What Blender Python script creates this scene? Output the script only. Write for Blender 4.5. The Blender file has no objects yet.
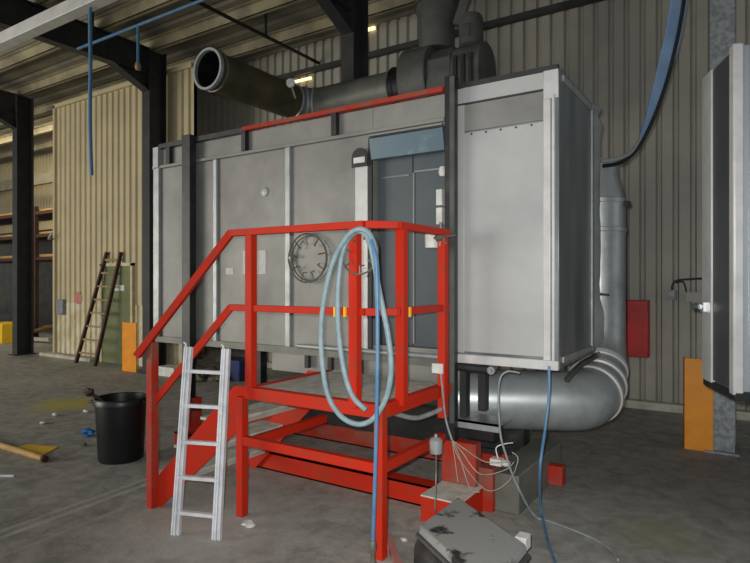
import bpy, bmesh, math, random
from mathutils import Vector, Matrix, noise
random.seed(7)
SC = bpy.context.scene
COL = SC.collection
PI = math.pi

# ------------------------------------------------------------------ geometry of the place
# world: x = along the booth face, y = into the hall, z = up; viewer stands at the origin, eyes at 1.6 m
EYE = 1.6
F = 580.0
TH = math.radians(33.0)
FW = Vector((-math.sin(TH), math.cos(TH), 0))
RT = Vector((math.cos(TH), math.sin(TH), 0))

def onD(px, py, d):
    return FW*d + RT*((px-375)/F*d) + Vector((0, 0, EYE+(281.5-py)/F*d))
def onY(px, py, y):                      # sight line meets the upright plane y
    r = (px-375)/F
    return onD(px, py, y/(FW.y + RT.y*r))
def onX(px, py, x):
    r = (px-375)/F
    return onD(px, py, x/(FW.x + RT.x*r))
def onZ(px, py, z=0.0):
    return onD(px, py, (EYE-z)*F/(py-281.5))

# ------------------------------------------------------------------ materials
def lin(c):
    return tuple(((v/255)/12.92 if v/255 <= .04045 else ((v/255+.055)/1.055)**2.4) for v in c)+(1,)
def mat(name, c, rough=.6, metal=0.0, c2=None, scale=4.0, amt=(.4, .65), detail=5, bump=0.0, bscale=60, rvar=0.0, stretch=None):
    m = bpy.data.materials.new(name); m.use_nodes = True
    nt = m.node_tree; N = nt.nodes; L = nt.links
    b = N['Principled BSDF']
    b.inputs['Roughness'].default_value = rough
    b.inputs['Metallic'].default_value = metal
    b.inputs['Base Color'].default_value = lin(c)
    tc = N.new('ShaderNodeTexCoord')
    vec = tc.outputs['Object']
    if stretch:
        mp = N.new('ShaderNodeMapping'); mp.inputs['Scale'].default_value = stretch
        L.new(vec, mp.inputs['Vector']); vec = mp.outputs['Vector']
    n = N.new('ShaderNodeTexNoise'); n.inputs['Scale'].default_value = scale; n.inputs['Detail'].default_value = detail
    n.inputs['Roughness'].default_value = .62
    L.new(vec, n.inputs['Vector'])
    rp = N.new('ShaderNodeValToRGB')
    rp.color_ramp.elements[0].position = amt[0]; rp.color_ramp.elements[1].position = amt[1]
    rp.color_ramp.elements[0].color = lin(c); rp.color_ramp.elements[1].color = lin(c2 or tuple(v*.8 for v in c))
    L.new(n.outputs['Fac'], rp.inputs['Fac']); L.new(rp.outputs['Color'], b.inputs['Base Color'])
    if rvar:
        mr = N.new('ShaderNodeMapRange'); mr.inputs['To Min'].default_value = max(.05, rough-rvar); mr.inputs['To Max'].default_value = min(1, rough+rvar)
        L.new(n.outputs['Fac'], mr.inputs['Value']); L.new(mr.outputs['Result'], b.inputs['Roughness'])
    if bump:
        n2 = N.new('ShaderNodeTexNoise'); n2.inputs['Scale'].default_value = bscale; n2.inputs['Detail'].default_value = 4
        L.new(vec, n2.inputs['Vector'])
        bp = N.new('ShaderNodeBump'); bp.inputs['Strength'].default_value = bump; bp.inputs['Distance'].default_value = .01
        L.new(n2.outputs['Fac'], bp.inputs['Height']); L.new(bp.outputs['Normal'], b.inputs['Normal'])
    return m

M = {}
M['cream'] = mat('cream_sheet', (188, 176, 142), .6, .0, (172, 162, 132), 1.2, (.4, .7))
M['cream_low'] = mat('cream_sheet_pale', (205, 198, 172), .6, 0, (182, 168, 130), 2.5, (.42, .6))
M['grey_wall'] = mat('grey_sheet', (160, 157, 145), .5, .05, (142, 140, 130), .9, (.4, .7))
M['roof'] = mat('roof_sheet', (128, 123, 106), .7, .0, (100, 97, 86), 1.0)
M['purlin'] = mat('purlin_steel', (158, 150, 122), .6, .0, (118, 112, 94), 1.5)
M['dark_steel'] = mat('dark_painted_steel', (46, 47, 50), .55, .1, (64, 64, 64), 3, (.45, .75))
M['black_steel'] = mat('black_steel', (30, 31, 32), .45, .1, (66, 67, 66), 7, (.5, .8))
M['galv'] = mat('galvanised_steel', (165, 170, 170), .45, .35, (146, 151, 152), 7, (.4, .7), rvar=.1)
M['galv_duct'] = mat('galvanised_duct', (178, 184, 184), .36, .5, (150, 156, 156), 5, (.4, .7), rvar=.1)
M['galv_column'] = mat('galvanised_column', (142, 147, 150), .5, .2, (110, 117, 121), 22, (.42, .6))
M['olive_duct'] = mat('olive_duct', (92, 84, 56), .55, .2, (62, 60, 50), 3)
M['booth'] = mat('booth_grey_panel', (142, 142, 137), .5, .1, (110, 110, 106), 1.3, (.36, .72), rvar=.08)
M['booth_pale'] = mat('booth_pale_panel', (178, 180, 178), .45, .15, (158, 161, 160), 1.6, (.4, .75), rvar=.06)
M['strip'] = mat('booth_bright_strip', (202, 203, 201), .42, .15, (180, 181, 180), 6, (.4, .75))
M['booth_side'] = mat('booth_side_metal', (140, 145, 146), .33, .35, (104, 109, 111), 3, (.4, .65), stretch=(1, 1, .25))
M['door'] = mat('slate_door_panel', (80, 88, 92), .5, .05, (68, 77, 84), 1.7, (.4, .7))
M['lintel'] = mat('blue_grey_lintel', (82, 104, 116), .4, .15, (120, 136, 142), 5, (.55, .72))
M['red'] = mat('red_paint', (190, 36, 6), .62, 0, (156, 54, 28), 7, (.48, .76), rvar=.08)
M['red_dusty'] = mat('dusty_red_paint', (172, 42, 22), .7, 0, (132, 88, 74), 4, (.42, .70))
for k_ in ('red', 'red_dusty'): M[k_].node_tree.nodes['Principled BSDF'].inputs['Specular IOR Level'].default_value = .3
M['red_plain'] = mat('red_cabinet', (196, 22, 18), .45)
M['dust'] = mat('dusty_plate', (204, 206, 194), .8, 0, (172, 174, 162), 10, (.4, .65), bump=.3, bscale=90)
M['alu'] = mat('aluminium', (224, 227, 230), .45, .12, (204, 207, 211), 12)
M['white'] = mat('white_plastic', (218, 220, 216), .5, 0, (196, 196, 190), 8)
M['paper'] = mat('paper', (206, 206, 200), .8, 0, (192, 192, 186), 20)
M['hose'] = mat('pale_blue_hose', (140, 162, 168), .5, 0, (118, 140, 148), 12)
M['blue'] = mat('blue_hose', (70, 118, 158), .45, 0, (92, 132, 164), 9)
M['blue_flat'] = mat('blue_flat_hose', (104, 132, 164), .55, 0, (120, 146, 176), 4)
M['grey_cable'] = mat('grey_cable', (150, 156, 156), .5, 0, (120, 126, 128), 12)
M['black_rubber'] = mat('black_rubber', (16, 17, 18), .5, 0, (28, 28, 28), 6)
M['bin'] = mat('black_plastic', (16, 18, 19), .38, 0, (30, 32, 32), 3, (.5, .8))
M['orange'] = mat('orange_yellow_paint', (230, 146, 12), .5, 0, (212, 132, 16), 4)
M['wood'] = mat('pale_wood', (190, 152, 92), .7, 0, (160, 122, 70), 5, stretch=(1, 1, 6))
M['old_wood'] = mat('dark_wood', (74, 48, 32), .7, 0, (52, 34, 24), 6)
M['rung'] = mat('worn_rung', (150, 130, 100), .7, 0, (120, 100, 74), 6)
M['olive'] = mat('olive_door_paint', (112, 118, 78), .5, 0, (98, 104, 70), 2)
M['yellow'] = mat('yellow_sheet', (255, 208, 40), .6, 0, (246, 190, 30), 5)
M['blue_rag'] = mat('blue_rag', (34, 104, 176), .8, 0, (24, 78, 140), 12)
M['dark_blue'] = mat('dark_blue_plastic', (40, 54, 104), .5)
M['concrete'] = mat('pale_concrete', (190, 186, 172), .8, 0, (164, 160, 148), 6, bump=.2)
M['dull'] = mat('dull_galvanised', (118, 119, 110), .5, .15, (98, 99, 92), 3)
M['fan'] = mat('fan_grey', (86, 88, 84), .55, .15, (66, 68, 66), 3)
M['wire'] = mat('wire_steel', (120, 118, 108), .5, .4, (90, 88, 80), 20)
M['wire_insul'] = mat('beige_wire', (176, 168, 148), .55)
M['rubble'] = mat('rubble', (112, 104, 84), .9, 0, (84, 78, 66), 14)
M['pink'] = mat('faded_red', (186, 110, 104), .7, 0, (160, 120, 112), 8)
M['case'] = mat('black_case', (44, 46, 47), .5, 0, (80, 82, 80), 5, (.45, .7))
M['chrome'] = mat('chrome', (200, 202, 204), .2, .9)

def dusty_top():
    m = mat('dusty_black_lid', (146, 148, 144), .75, 0, (40, 41, 41), 5.5, (.52, .60), detail=4, bump=.2)
    return m
M['dusty_lid'] = dusty_top()

def emit(name, c, s):
    m = bpy.data.materials.new(name); m.use_nodes = True
    b = m.node_tree.nodes['Principled BSDF']
    b.inputs['Emission Color'].default_value = lin(c); b.inputs['Emission Strength'].default_value = s
    b.inputs['Base Color'].default_value = lin(c)
    return m
M['gap'] = emit('daylight_gap', (255, 226, 160), 1.6)

def floor_mat():
    m = bpy.data.materials.new('factory_floor'); m.use_nodes = True
    nt = m.node_tree; N = nt.nodes; L = nt.links; b = N['Principled BSDF']
    b.inputs['Roughness'].default_value = .72
    tc = N.new('ShaderNodeTexCoord'); obj = tc.outputs['Object']
    def nz(scale, det=6, dist=0.0, vec=None):
        n = N.new('ShaderNodeTexNoise'); n.inputs['Scale'].default_value = scale; n.inputs['Detail'].default_value = det
        n.inputs['Roughness'].default_value = .65; n.inputs['Distortion'].default_value = dist
        L.new(vec or obj, n.inputs['Vector']); return n.outputs['Fac']
    def ramp(f, p0, c0, p1, c1):
        r = N.new('ShaderNodeValToRGB'); r.color_ramp.elements[0].position = p0; r.color_ramp.elements[1].position = p1
        r.color_ramp.elements[0].color = lin(c0); r.color_ramp.elements[1].color = lin(c1)
        L.new(f, r.inputs['Fac']); return r.outputs['Color']
    def mix(f, a, c):
        x = N.new('ShaderNodeMix'); x.data_type = 'RGBA'
        if isinstance(f, float): x.inputs[0].default_value = f
        else: L.new(f, x.inputs[0])
        if isinstance(a, tuple): x.inputs[6].default_value = lin(a)
        else: L.new(a, x.inputs[6])
        if isinstance(c, tuple): x.inputs[7].default_value = lin(c)
        else: L.new(c, x.inputs[7])
        return x.outputs[2]
    def blob(pt, rad, hard=.5, stretch=(1, 1, 1), nscale=3.0, namt=.8):
        mp = N.new('ShaderNodeMapping'); mp.vector_type = 'POINT'
        mp.inputs['Location'].default_value = (-pt.x*stretch[0]/rad, -pt.y*stretch[1]/rad, 0)
        mp.inputs['Scale'].default_value = (stretch[0]/rad, stretch[1]/rad, 0)
        L.new(obj, mp.inputs['Vector'])
        ln = N.new('ShaderNodeVectorMath'); ln.operation = 'LENGTH'; L.new(mp.outputs['Vector'], ln.inputs[0])
        ma = N.new('ShaderNodeMath'); ma.operation = 'MULTIPLY_ADD'; ma.inputs[1].default_value = namt; L.new(nz(nscale, 5), ma.inputs[0]); L.new(ln.outputs['Value'], ma.inputs[2])
        mr = N.new('ShaderNodeMapRange'); mr.inputs['From Min'].default_value = 1.0+namt*.5; mr.inputs['From Max'].default_value = 1.0+namt*.5-hard
        L.new(ma.outputs[0], mr.inputs['Value']); return mr.outputs['Result']
    def scalef(f, k):
        x = N.new('ShaderNodeMath'); x.operation = 'MULTIPLY'; x.inputs[1].default_value = k; L.new(f, x.inputs[0]); return x.outputs[0]
    base = ramp(nz(.9, 7, .4), .34, (134, 133, 125), .68, (172, 171, 163))
    fine = ramp(nz(7, 8, .6), .35, (108, 108, 102), .65, (186, 185, 178))
    c = mix(.5, base, fine)
    scr = N.new('ShaderNodeMapping'); scr.inputs['Scale'].default_value = (1.2, 7, 1); scr.inputs['Rotation'].default_value = (0, 0, 1.0); L.new(obj, scr.inputs['Vector'])
    r = N.new('ShaderNodeMapRange'); r.inputs['From Min'].default_value = .6; r.inputs['From Max'].default_value = .72; L.new(nz(1.6, 5, .8, scr.outputs['Vector']), r.inputs['Value'])
    c = mix(scalef(r.outputs['Result'], .35), c, (186, 184, 176))
    c = mix(scalef(blob(onZ(66, 404), .55, .7, nscale=2.5), .85), c, (188, 176, 70))
    c = mix(scalef(blob(onZ(200, 528), .75, .9), .6), c, (202, 202, 196))
    c = mix(scalef(blob(onZ(250, 500), 1.0, .9), .3), c, (180, 180, 176))
    c = mix(scalef(blob(onZ(660, 535), .33, .5, nscale=9, namt=1.3), .5), c, (150, 148, 110))
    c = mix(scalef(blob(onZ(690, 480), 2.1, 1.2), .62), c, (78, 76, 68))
    # wheel tracks: straight pale dusty bands
    p, q = onZ(0, 538), onZ(158, 480)
    d = (q-p).normalized(); nrm = Vector((-d.y, d.x, 0)); off = nrm.dot(p)
    dt = N.new('ShaderNodeVectorMath'); dt.operation = 'DOT_PRODUCT'; dt.inputs[1].default_value = nrm; L.new(obj, dt.inputs[0])
    for o, w, k in ((0, .035, .55), (.10, .03, .5), (-.26, .03, .3)):
        s = N.new('ShaderNodeMath'); s.operation = 'SUBTRACT'; s.inputs[1].default_value = off+o; L.new(dt.outputs['Value'], s.inputs[0])
        a = N.new('ShaderNodeMath'); a.operation = 'ABSOLUTE'; L.new(s.outputs[0], a.inputs[0])
        mr = N.new('ShaderNodeMapRange'); mr.inputs['From Min'].default_value = w; mr.inputs['From Max'].default_value = w*.4; L.new(a.outputs[0], mr.inputs['Value'])
        mm = N.new('ShaderNodeMath'); mm.operation = 'MULTIPLY'; L.new(mr.outputs['Result'], mm.inputs[0]); L.new(nz(5, 4), mm.inputs[1])
        c = mix(scalef(mm.outputs[0], k*2.0), c, (196, 195, 188))
    L.new(c, b.inputs['Base Color'])
    bp = N.new('ShaderNodeBump'); bp.inputs['Strength'].default_value = .25; bp.inputs['Distance'].default_value = .01
    L.new(nz(40, 5), bp.inputs['Height']); L.new(bp.outputs['Normal'], b.inputs['Normal'])
    return m
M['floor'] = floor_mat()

# ------------------------------------------------------------------ mesh builder
class MB:
    def __init__(self): self.b = bmesh.new()
    def hexa(self, P):                   # 8 corners: bottom loop 0-3, top loop 4-7
        v = [self.b.verts.new(p) for p in P]
        for f in ((3, 2, 1, 0), (4, 5, 6, 7), (0, 1, 5, 4), (1, 2, 6, 5), (2, 3, 7, 6), (3, 0, 4, 7)):
            self.b.faces.new([v[i] for i in f])
        return self
    def box(self, a, c):
        x0, x1 = sorted((a[0], c[0])); y0, y1 = sorted((a[1], c[1])); z0, z1 = sorted((a[2], c[2]))
        return self.hexa([(x0, y0, z0), (x1, y0, z0), (x1, y1, z0), (x0, y1, z0), (x0, y0, z1), (x1, y0, z1), (x1, y1, z1), (x0, y1, z1)])
    def beam(self, p, q, w, h, up=(0, 0, 1)):   # bar p-q, w sideways, h along up
        p = Vector(p); q = Vector(q); d = (q-p).normalized(); u = Vector(up)
        if abs(d.dot(u)) > .98: u = Vector((0, 1, 0))
        s = d.cross(u).normalized(); u = s.cross(d).normalized()
        s = s*w/2; u = u*h/2
        return self.hexa([p-s-u, p+s-u, q+s-u, q-s-u, p-s+u, p+s+u, q+s+u, q-s+u])
    def prism(self, poly, ext):          # planar polygon extruded by a vector
        ext = Vector(ext); poly = [Vector(p) for p in poly]
        a = [self.b.verts.new(p) for p in poly]; c = [self.b.verts.new(p+ext) for p in poly]
        n = len(a)
        self.b.faces.new(a[::-1]); self.b.faces.new(c)
        for i in range(n): self.b.faces.new((a[i], a[(i+1) % n], c[(i+1) % n], c[i]))
        return self
    def tube(self, pts, r, n=12, closed=False, caps=True, rs=None):
        pts = [Vector(p) for p in pts]; m = len(pts); rings = []
        prev = None
        for i, p in enumerate(pts):
            if closed: t = pts[(i+1) % m]-pts[i-1]
            else: t = pts[min(i+1, m-1)]-pts[max(i-1, 0)]
            t.normalize()
            if prev is None:
                prev = Vector((0, 0, 1)) if abs(t.z) < .9 else Vector((1, 0, 0))
            s = t.cross(prev).normalized(); u = s.cross(t).normalized(); prev = u
            rr = rs[i] if rs else r
            rings.append([self.b.verts.new(p+(s*math.cos(2*PI*k/n)+u*math.sin(2*PI*k/n))*rr) for k in range(n)])
        for i in range(m if closed else m-1):
            A, B = rings[i], rings[(i+1) % m]
            for k in range(n):
                f = self.b.faces.new((A[k], A[(k+1) % n], B[(k+1) % n], B[k])); f.smooth = True
        if caps and not closed:
            self.b.faces.new(rings[0][::-1]); self.b.faces.new(rings[-1])
        return self
    def lathe(self, prof, c, n=32, ax=(0, 0, 1), cap=False):  # prof (r, h)
        ax = Vector(ax).normalized(); t = Vector((1, 0, 0)) if abs(ax.x) < .9 else Vector((0, 1, 0))
        s = ax.cross(t).normalized(); u = ax.cross(s); c = Vector(c); R = []
        for r, h in prof:
            R.append([self.b.verts.new(c+ax*h+(s*math.cos(2*PI*k/n)+u*math.sin(2*PI*k/n))*max(r, 1e-4)) for k in range(n)])
        for i in range(len(R)-1):
            for k in range(n):
                f = self.b.faces.new((R[i][k], R[i][(k+1) % n], R[i+1][(k+1) % n], R[i+1][k])); f.smooth = True
        if cap: self.b.faces.new(R[0][::-1]); self.b.faces.new(R[-1])
        return self
    def blobby(self, c, r, s=(1, 1, 1), amp=.3, sub=2, seed=0):
        g = bmesh.ops.create_icosphere(self.b, subdivisions=sub, radius=1)
        for v in g['verts']:
            d = v.co.copy(); k = 1+amp*noise.noise(d*1.7+Vector((seed*3.1, seed, 0)))*1.6
            v.co = Vector(c)+Vector((d.x*s[0], d.y*s[1], d.z*s[2]))*r*k
        return self
    def build(self, name, m, parent=None, bevel=0.0, loc=None):
        bmesh.ops.recalc_face_normals(self.b, faces=self.b.faces)
        if parent is not None:
            o0 = parent['_w']; off = Vector(o0)
        elif loc is not None: off = Vector(loc)
        else:
            xs = [v.co for v in self.b.verts]
            off = Vector(((min(v.x for v in xs)+max(v.x for v in xs))/2, (min(v.y for v in xs)+max(v.y for v in xs))/2, min(v.z for v in xs)))
        for v in self.b.verts: v.co -= off
        me = bpy.data.meshes.new(name); self.b.to_mesh(me); self.b.free()
        me.materials.append(m); me.set_sharp_from_angle(angle=math.radians(38))
        o = bpy.data.objects.new(name, me); COL.objects.link(o)
        if parent is not None: o.parent = parent
        else: o.location = off
        o['_w'] = tuple(off)
        if bevel:
            bv = o.modifiers.new('bevel', 'BEVEL'); bv.width = bevel; bv.segments = 2; bv.limit_method = 'ANGLE'
        return o

def tag(o, label, cat, group=None):
    o['label'] = label; o['category'] = cat
    if group: o['group'] = group
    return o
def thing(name, label, cat, loc, group=None):
    o = bpy.data.objects.new(name, None); o.empty_display_size = .1; COL.objects.link(o)
    o.location = loc; o['_w'] = tuple(loc)
    return tag(o, label, cat, group)
def struct(o): o['kind'] = 'structure'; return o
def smooth_path(P, k=8, closed=False):   # Catmull-Rom through the points
    P = [Vector(p) for p in P]; out = []; n = len(P)
    rng = n if closed else n-1
    for i in range(rng):
        if closed: a, b, c, d = P[i-1], P[i], P[(i+1) % n], P[(i+2) % n]
        else: a, b, c, d = P[max(i-1, 0)], P[i], P[i+1], P[min(i+2, n-1)]
        for j in range(k):
            t = j/k
            out.append(.5*((2*b)+(c-a)*t+(2*a-5*b+4*c-d)*t*t+(3*b-a-3*c+d)*t**3))
    if not closed: out.append(P[-1])
    return out

# ------------------------------------------------------------------ setting
def corrugated(x0, x1, y, z0, z1, pitch=.19, depth=.045, hole=None):
    mb = MB(); prof = []
    x = x0
    while x < x1:
        for fx, fy in ((0, 0), (.60, 0), (.70, depth), (.90, depth), (1.0, 0)):
            prof.append((min(x+fx*pitch, x1), y+fy))
        x += pitch
    def strip(pr, za, zb):
        A = [mb.b.verts.new((p[0], p[1], za)) for p in pr]; B = [mb.b.verts.new((p[0], p[1], zb)) for p in pr]
        C_ = [mb.b.verts.new((p[0], p[1]+.02, za)) for p in pr]; D_ = [mb.b.verts.new((p[0], p[1]+.02, zb)) for p in pr]
        for i in range(len(pr)-1):
            if (Vector(pr[i])-Vector(pr[i+1])).length < 1e-6: continue
            mb.b.faces.new((A[i], A[i+1], B[i+1], B[i])); mb.b.faces.new((C_[i+1], C_[i], D_[i], D_[i+1]))
    strip(prof, z0, z1)
    return mb

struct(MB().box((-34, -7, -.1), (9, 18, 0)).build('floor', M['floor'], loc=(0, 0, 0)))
# roof sheet with purlins as its parts
mb = MB()
y = -4.0; pr = []
while y < 17:
    for fx, fz in ((0, 0), (.55, 0), (.68, .05), (.87, .05), (1, 0)): pr.append((y+fx*.3, 5.84+fz))
    y += .3
A = [mb.b.verts.new((-32, p[0], p[1])) for p in pr]; B = [mb.b.verts.new((8, p[0], p[1])) for p in pr]
for i in range(len(pr)-1): mb.b.faces.new((A[i], A[i+1], B[i+1], B[i]))
mb.box((-32, -4, 5.95), (8, 17, 6.0))
ceil = struct(mb.build('ceiling', M['roof'], loc=(0, 0, 5.84)))
for i in range(19):
    y = -3.4+i*.98
    if abs(y-8.05) < .15: y += .2
    mb = MB().box((-32, y, 5.66), (8, y+.012, 5.84)).box((-32, y, 5.66), (8, y+.07, 5.672)).box((-32, y-.07, 5.828), (8, y, 5.84))
    mb.build('purlin', M['purlin'], ceil)

struct(corrugated(-11.2, 7.5, 8.05, 0, 5.84).build('wall_back', M['grey_wall']))
struct(corrugated(-12.62, -8.18, 6.78, 1.15, 5.36).build('wall_left', M['cream']))
mb = corrugated(-12.62, -10.86, 6.78, 0, 1.15)
struct(mb.build('wall_left_lower', M['cream_low']))
struct(corrugated(-9.92, -8.18, 6.78, 0, 1.15).build('wall_left_end', M['cream_low']))
mb = MB().box((-12.67, 6.72, 0), (-12.60, 6.86, 5.40)).box((-12.67, 6.72, 5.34), (-8.18, 6.86, 5.42))
struct(mb.build('trim_1', M['cream']))
struct(MB().box((-8.8, 7.93, 5.29), (7.4, 8.03, 5.37)).build('trim_2', M['dark_steel']))
struct(MB().box((-8.9, 7.9, 0), (7.4, 8.03, .10)).build('baseboard_back', M['concrete'], bevel=.01))
struct(MB().box((-12.9, 6.55, 0), (-11.0, 6.78, .07)).build('baseboard_left', M['concrete'], bevel=.01))
# hall beyond the left opening
struct(corrugated(-34, -9.0, 10.2, 3.3, 5.84).build('wall_far', M['cream']))
struct(MB().box((-34, 13.9, 0), (-9, 14, 5.84)).build('wall_far_end', M['olive_duct']))
struct(MB().box((-34, 10.05, 3.12), (-9, 10.2, 3.3)).build('trim_3', M['dark_steel']))
struct(MB().box((-34, 9.2, 4.55), (-9.1, 9.32, 4.85)).build('trim_4', M['roof']))
# daylight slots under the eaves
for px, py, w, h in ((180, 72, 5, 3), (303, 80, 18, 2.2), (317, 100, 5, 4), (371, 29, 8, 3)):
    c = onY(px, py, 8.02); k = c.dot(FW)/F
    o = MB().box((c.x-w*k*.6, 8.0, c.z-h*k/2), (c.x+w*k*.6, 8.03, c.z+h*k/2)).build('trim_5', M['gap']); struct(o)

# green personnel door in the left wall
d = struct(MB().box((-10.86, 6.74, 0), (-9.92, 6.80, 1.90)).build('door_1', M['olive']))
for k in range(1, 6): MB().box((-10.80, 6.732, .32*k), (-9.98, 6.74, .32*k+.02)).build('door_rail', M['olive'], d)
MB().box((-10.50, 6.728, 1.42), (-10.12, 6.738, 1.53)).build('door_sign', M['paper'], d)
MB().lathe([(.02, 0), (.02, .05), (.03, .05), (.03, .07)], (-10.76, 6.74, .95), 12, (0, -1, 0), True).beam((-10.76, 6.68, .95), (-10.64, 6.68, .95), .02, .02).build('door_handle', M['chrome'], d)
struct(MB().box((-10.92, 6.72, 0), (-10.86, 6.80, 1.95)).box((-9.92, 6.72, 0), (-9.86, 6.80, 1.95)).box((-10.92, 6.72, 1.90), (-9.86, 6.80, 1.96)).build('door_1_frame', M['cream_low']))
struct(corrugated(-10.86, -9.92, 6.79, 1.9, 1.96).build('wall_left_over_door', M['cream']))

# columns and rafters
COLX = (-13.42, -8.85, -4.53, -.23)
CL = ['dark steel column at far left with the timber racks seen past it',
      'dark steel column at the right end of the cream wall',
      'dark steel column rising behind the booth roof and its ducts',
      'galvanised grey steel column behind the hanging silver cabinet at right']
RL = ['dark roof beam meeting the column at far left of the photo', 'dark roof beam meeting the column at the end of the cream wall',
      'dark roof beam above the fan, over the column behind the booth', 'dark roof beam over the galvanised right column']
for i, x in enumerate(COLX):
    m = M['galv_column'] if i == 3 else M['dark_steel']
    t = thing('steel_column', CL[i], 'column', (x, 6.47, 0), 'steel columns')
    MB().box((x-.10, 6.30, 0), (x+.10, 6.318, 5.66)).build('flange', m, t)
    MB().box((x-.10, 6.632, 0), (x+.10, 6.65, 5.66)).build('flange', m, t)
    MB().box((x-.007, 6.318, 0), (x+.007, 6.632, 5.66)).build('web', m, t)
    MB().box((x-.14, 6.24, 0), (x+.14, 6.70, .02)).build('base_plate', m, t)
    t = thing('roof_beam', RL[i], 'beam', (x, 6.3, 5.2), 'roof beams')
    MB().box((x-.09, -3.9, 5.2), (x+.09, 6.298, 5.215)).build('flange', M['dark_steel'], t)
    MB().box((x-.09, -3.9, 5.645), (x+.09, 6.298, 5.66)).build('flange', M['dark_steel'], t)
    MB().box((x-.006, -3.9, 5.215), (x+.006, 6.298, 5.645)).build('web', M['dark_steel'], t)
    mb = MB().prism([(x-.006, 6.298, 4.93), (x-.006, 6.298, 5.2), (x-.006, 5.68, 5.2)], (.012, 0, 0))
    mb.prism([(x-.09, 6.298, 4.91), (x-.09, 6.298, 4.93), (x-.09, 5.68, 5.2), (x-.09, 5.64, 5.2)], (.18, 0, 0))
    mb.build('haunch', M['dark_steel'], t)
    if i in (1, 3):
        z = .87
        x1 = x-.07 if i == 3 else x-.22; gw = .25 if i == 3 else .42
        o = MB().box((x1-gw, 6.262, 0), (x1, 6.28, z)).box((x1-gw, 6.262, 0), (x1-gw+.015, 6.34, z)).build('column_guard', M['orange'], bevel=.004)
        tag(o, 'orange guard plate standing at the foot of the ' + ('galvanised right column' if i == 3 else 'dark column by the green door'), 'guard', 'orange column guards')

# ------------------------------------------------------------------ oven booth
YF = 3.85
def X(px, y=YF): return onY(px, 281, y).x
bx0, bx1, by1, bz0, bz1 = X(156), X(560), 4.90, 1.03, 2.98
BO = thing('oven_booth', 'large grey sheet metal oven booth raised on a black frame behind the red platform', 'oven booth', ((bx0+bx1)/2, 4.4, 0))
dx0, dx1 = X(373), X(446)
xs = X(459)
MB().box((bx0, YF, bz0), (dx0, by1, bz1)).box((dx1, YF, bz0), (xs, by1, bz1)).box((dx0, YF+.10, bz0), (dx1, by1, bz1)).box((dx0, YF, 2.74), (dx1, YF+.10, bz1)).box((dx0, YF, bz0), (dx1, YF+.1, 1.10)).build('body', M['booth'], BO, .004)
# right end section, pale
MB().box((xs, YF-.02, bz0), (bx1-.0, by1, 3.0)).build('end_section', M['booth_side'], BO, .006)
p0, p1 = X(463), X(545)
MB().box((p0, YF-.032, 1.10), (p1, YF-.02, 2.66)).build('front_panel', M['booth_pale'], BO, .004)
MB().box((p0, YF-.030, 2.67), (p1, YF-.02, 2.86)).build('front_panel', M['booth'], BO, .004)
MB().box((p0, YF-.030, 2.868), (p1, YF-.02, 2.985)).build('front_panel', M['booth_pale'], BO, .004)
for k in range(5): MB().lathe([(.008, 0), (.006, .006), (.001, .008)], (p0+.08+k*(p1-p0-.16)/4, YF-.032, 2.645), 8, (0, -1, 0)).build('rivet', M['dark_steel'], BO)
mb = MB().box((p1, YF-.045, bz0+.02), (p1+.05, YF-.02, 2.80)).box((p1+.058, YF-.055, bz0+.02), (bx1-.02, YF-.02, 2.82)).box((p1, YF-.04, 2.80), (bx1, YF-.02, 3.01))
mb.build('corner_strip', M['strip'], BO, .005)
MB().box((xs, YF-.06, bz0-.01), (bx1+.005, YF-.02, 1.085)).build('sill', M['strip'], BO, .006)
MB().beam((xs, YF-.03, 3.0), (bx1, YF-.03, 3.0), .03, .03).beam((xs, YF-.035, 2.865), (p1, YF-.035, 2.865), .008, .012).build('top_edge', M['dark_steel'], BO)
MB().box((xs-.0, YF-.034, bz0+.06), (p0+.025, YF-.02, 2.98)).build('corner_strip', M['booth_pale'], BO, .004)
# crumpled flashing on the right side
mb = MB(); prev = None; rnd = random.Random(3)
n = 26
for k in range(n+1):
    z = 1.08+(3.0-1.08)*k/n
    big = 1.3 if k > 23 or k < 5 else .2
    rnd.random(); a = Vector((bx1+.002, by1-.12+rnd.uniform(-.02, .02)*big, z)); c = Vector((bx1+.02+rnd.uniform(-.02, .03)*big, by1+.01+rnd.uniform(-.01, .03)*big, z+rnd.uniform(-.02, .02)))
    cur = [mb.b.verts.new(p) for p in (a, c, c+Vector((.006, .004, 0)), a+Vector((.004, .008, 0)))]
    if prev:
        for q in range(4): mb.b.faces.new((prev[q], prev[(q+1) % 4], cur[(q+1) % 4], cur[q]))
    prev = cur
mb.build('torn_flashing', M['galv'], BO)
fl = smooth_path([onD(566, 381, 4.15), onD(573, 372, 4.2), onD(583, 363, 4.4), onD(594, 357, 4.6), onD(600, 353, 4.62)], 4)
mb = MB()
for a, c in zip(fl, fl[1:]): mb.beam(a, c, .03, .03)
mb.build('bent_strip', M['fan'], BO)
MB().box((bx1, 3.9, 1.06), (bx1+.012, 4.80, 1.10)).box((bx1, 3.9, 2.93), (bx1+.012, 4.80, 2.97)).box((bx1, 4.72, 1.06), (bx1+.014, 4.78, 2.97)).build('side_trim', M['galv'], BO, .003)
# ribs of the long face
for px, w in ((217, .05), (289.5, .055)):
    x = X(px); MB().box((x-w/2, YF-.03, bz0), (x+w/2, YF, 2.77)).build('rib', M['galv'], BO, .004)
MB().box((bx0, YF-.035, bz0), (bx0+.09, YF, 2.78)).build('rib', M['galv'], BO, .004)
MB().box((X(357), YF-.03, bz0), (X(369.5), YF, 2.60)).build('door_jamb_cover', M['strip'], BO, .004)
MB().box((X(369.5), YF-.02, bz0), (dx0, YF, 2.74)).build('door_jamb', M['dark_steel'], BO)
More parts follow.
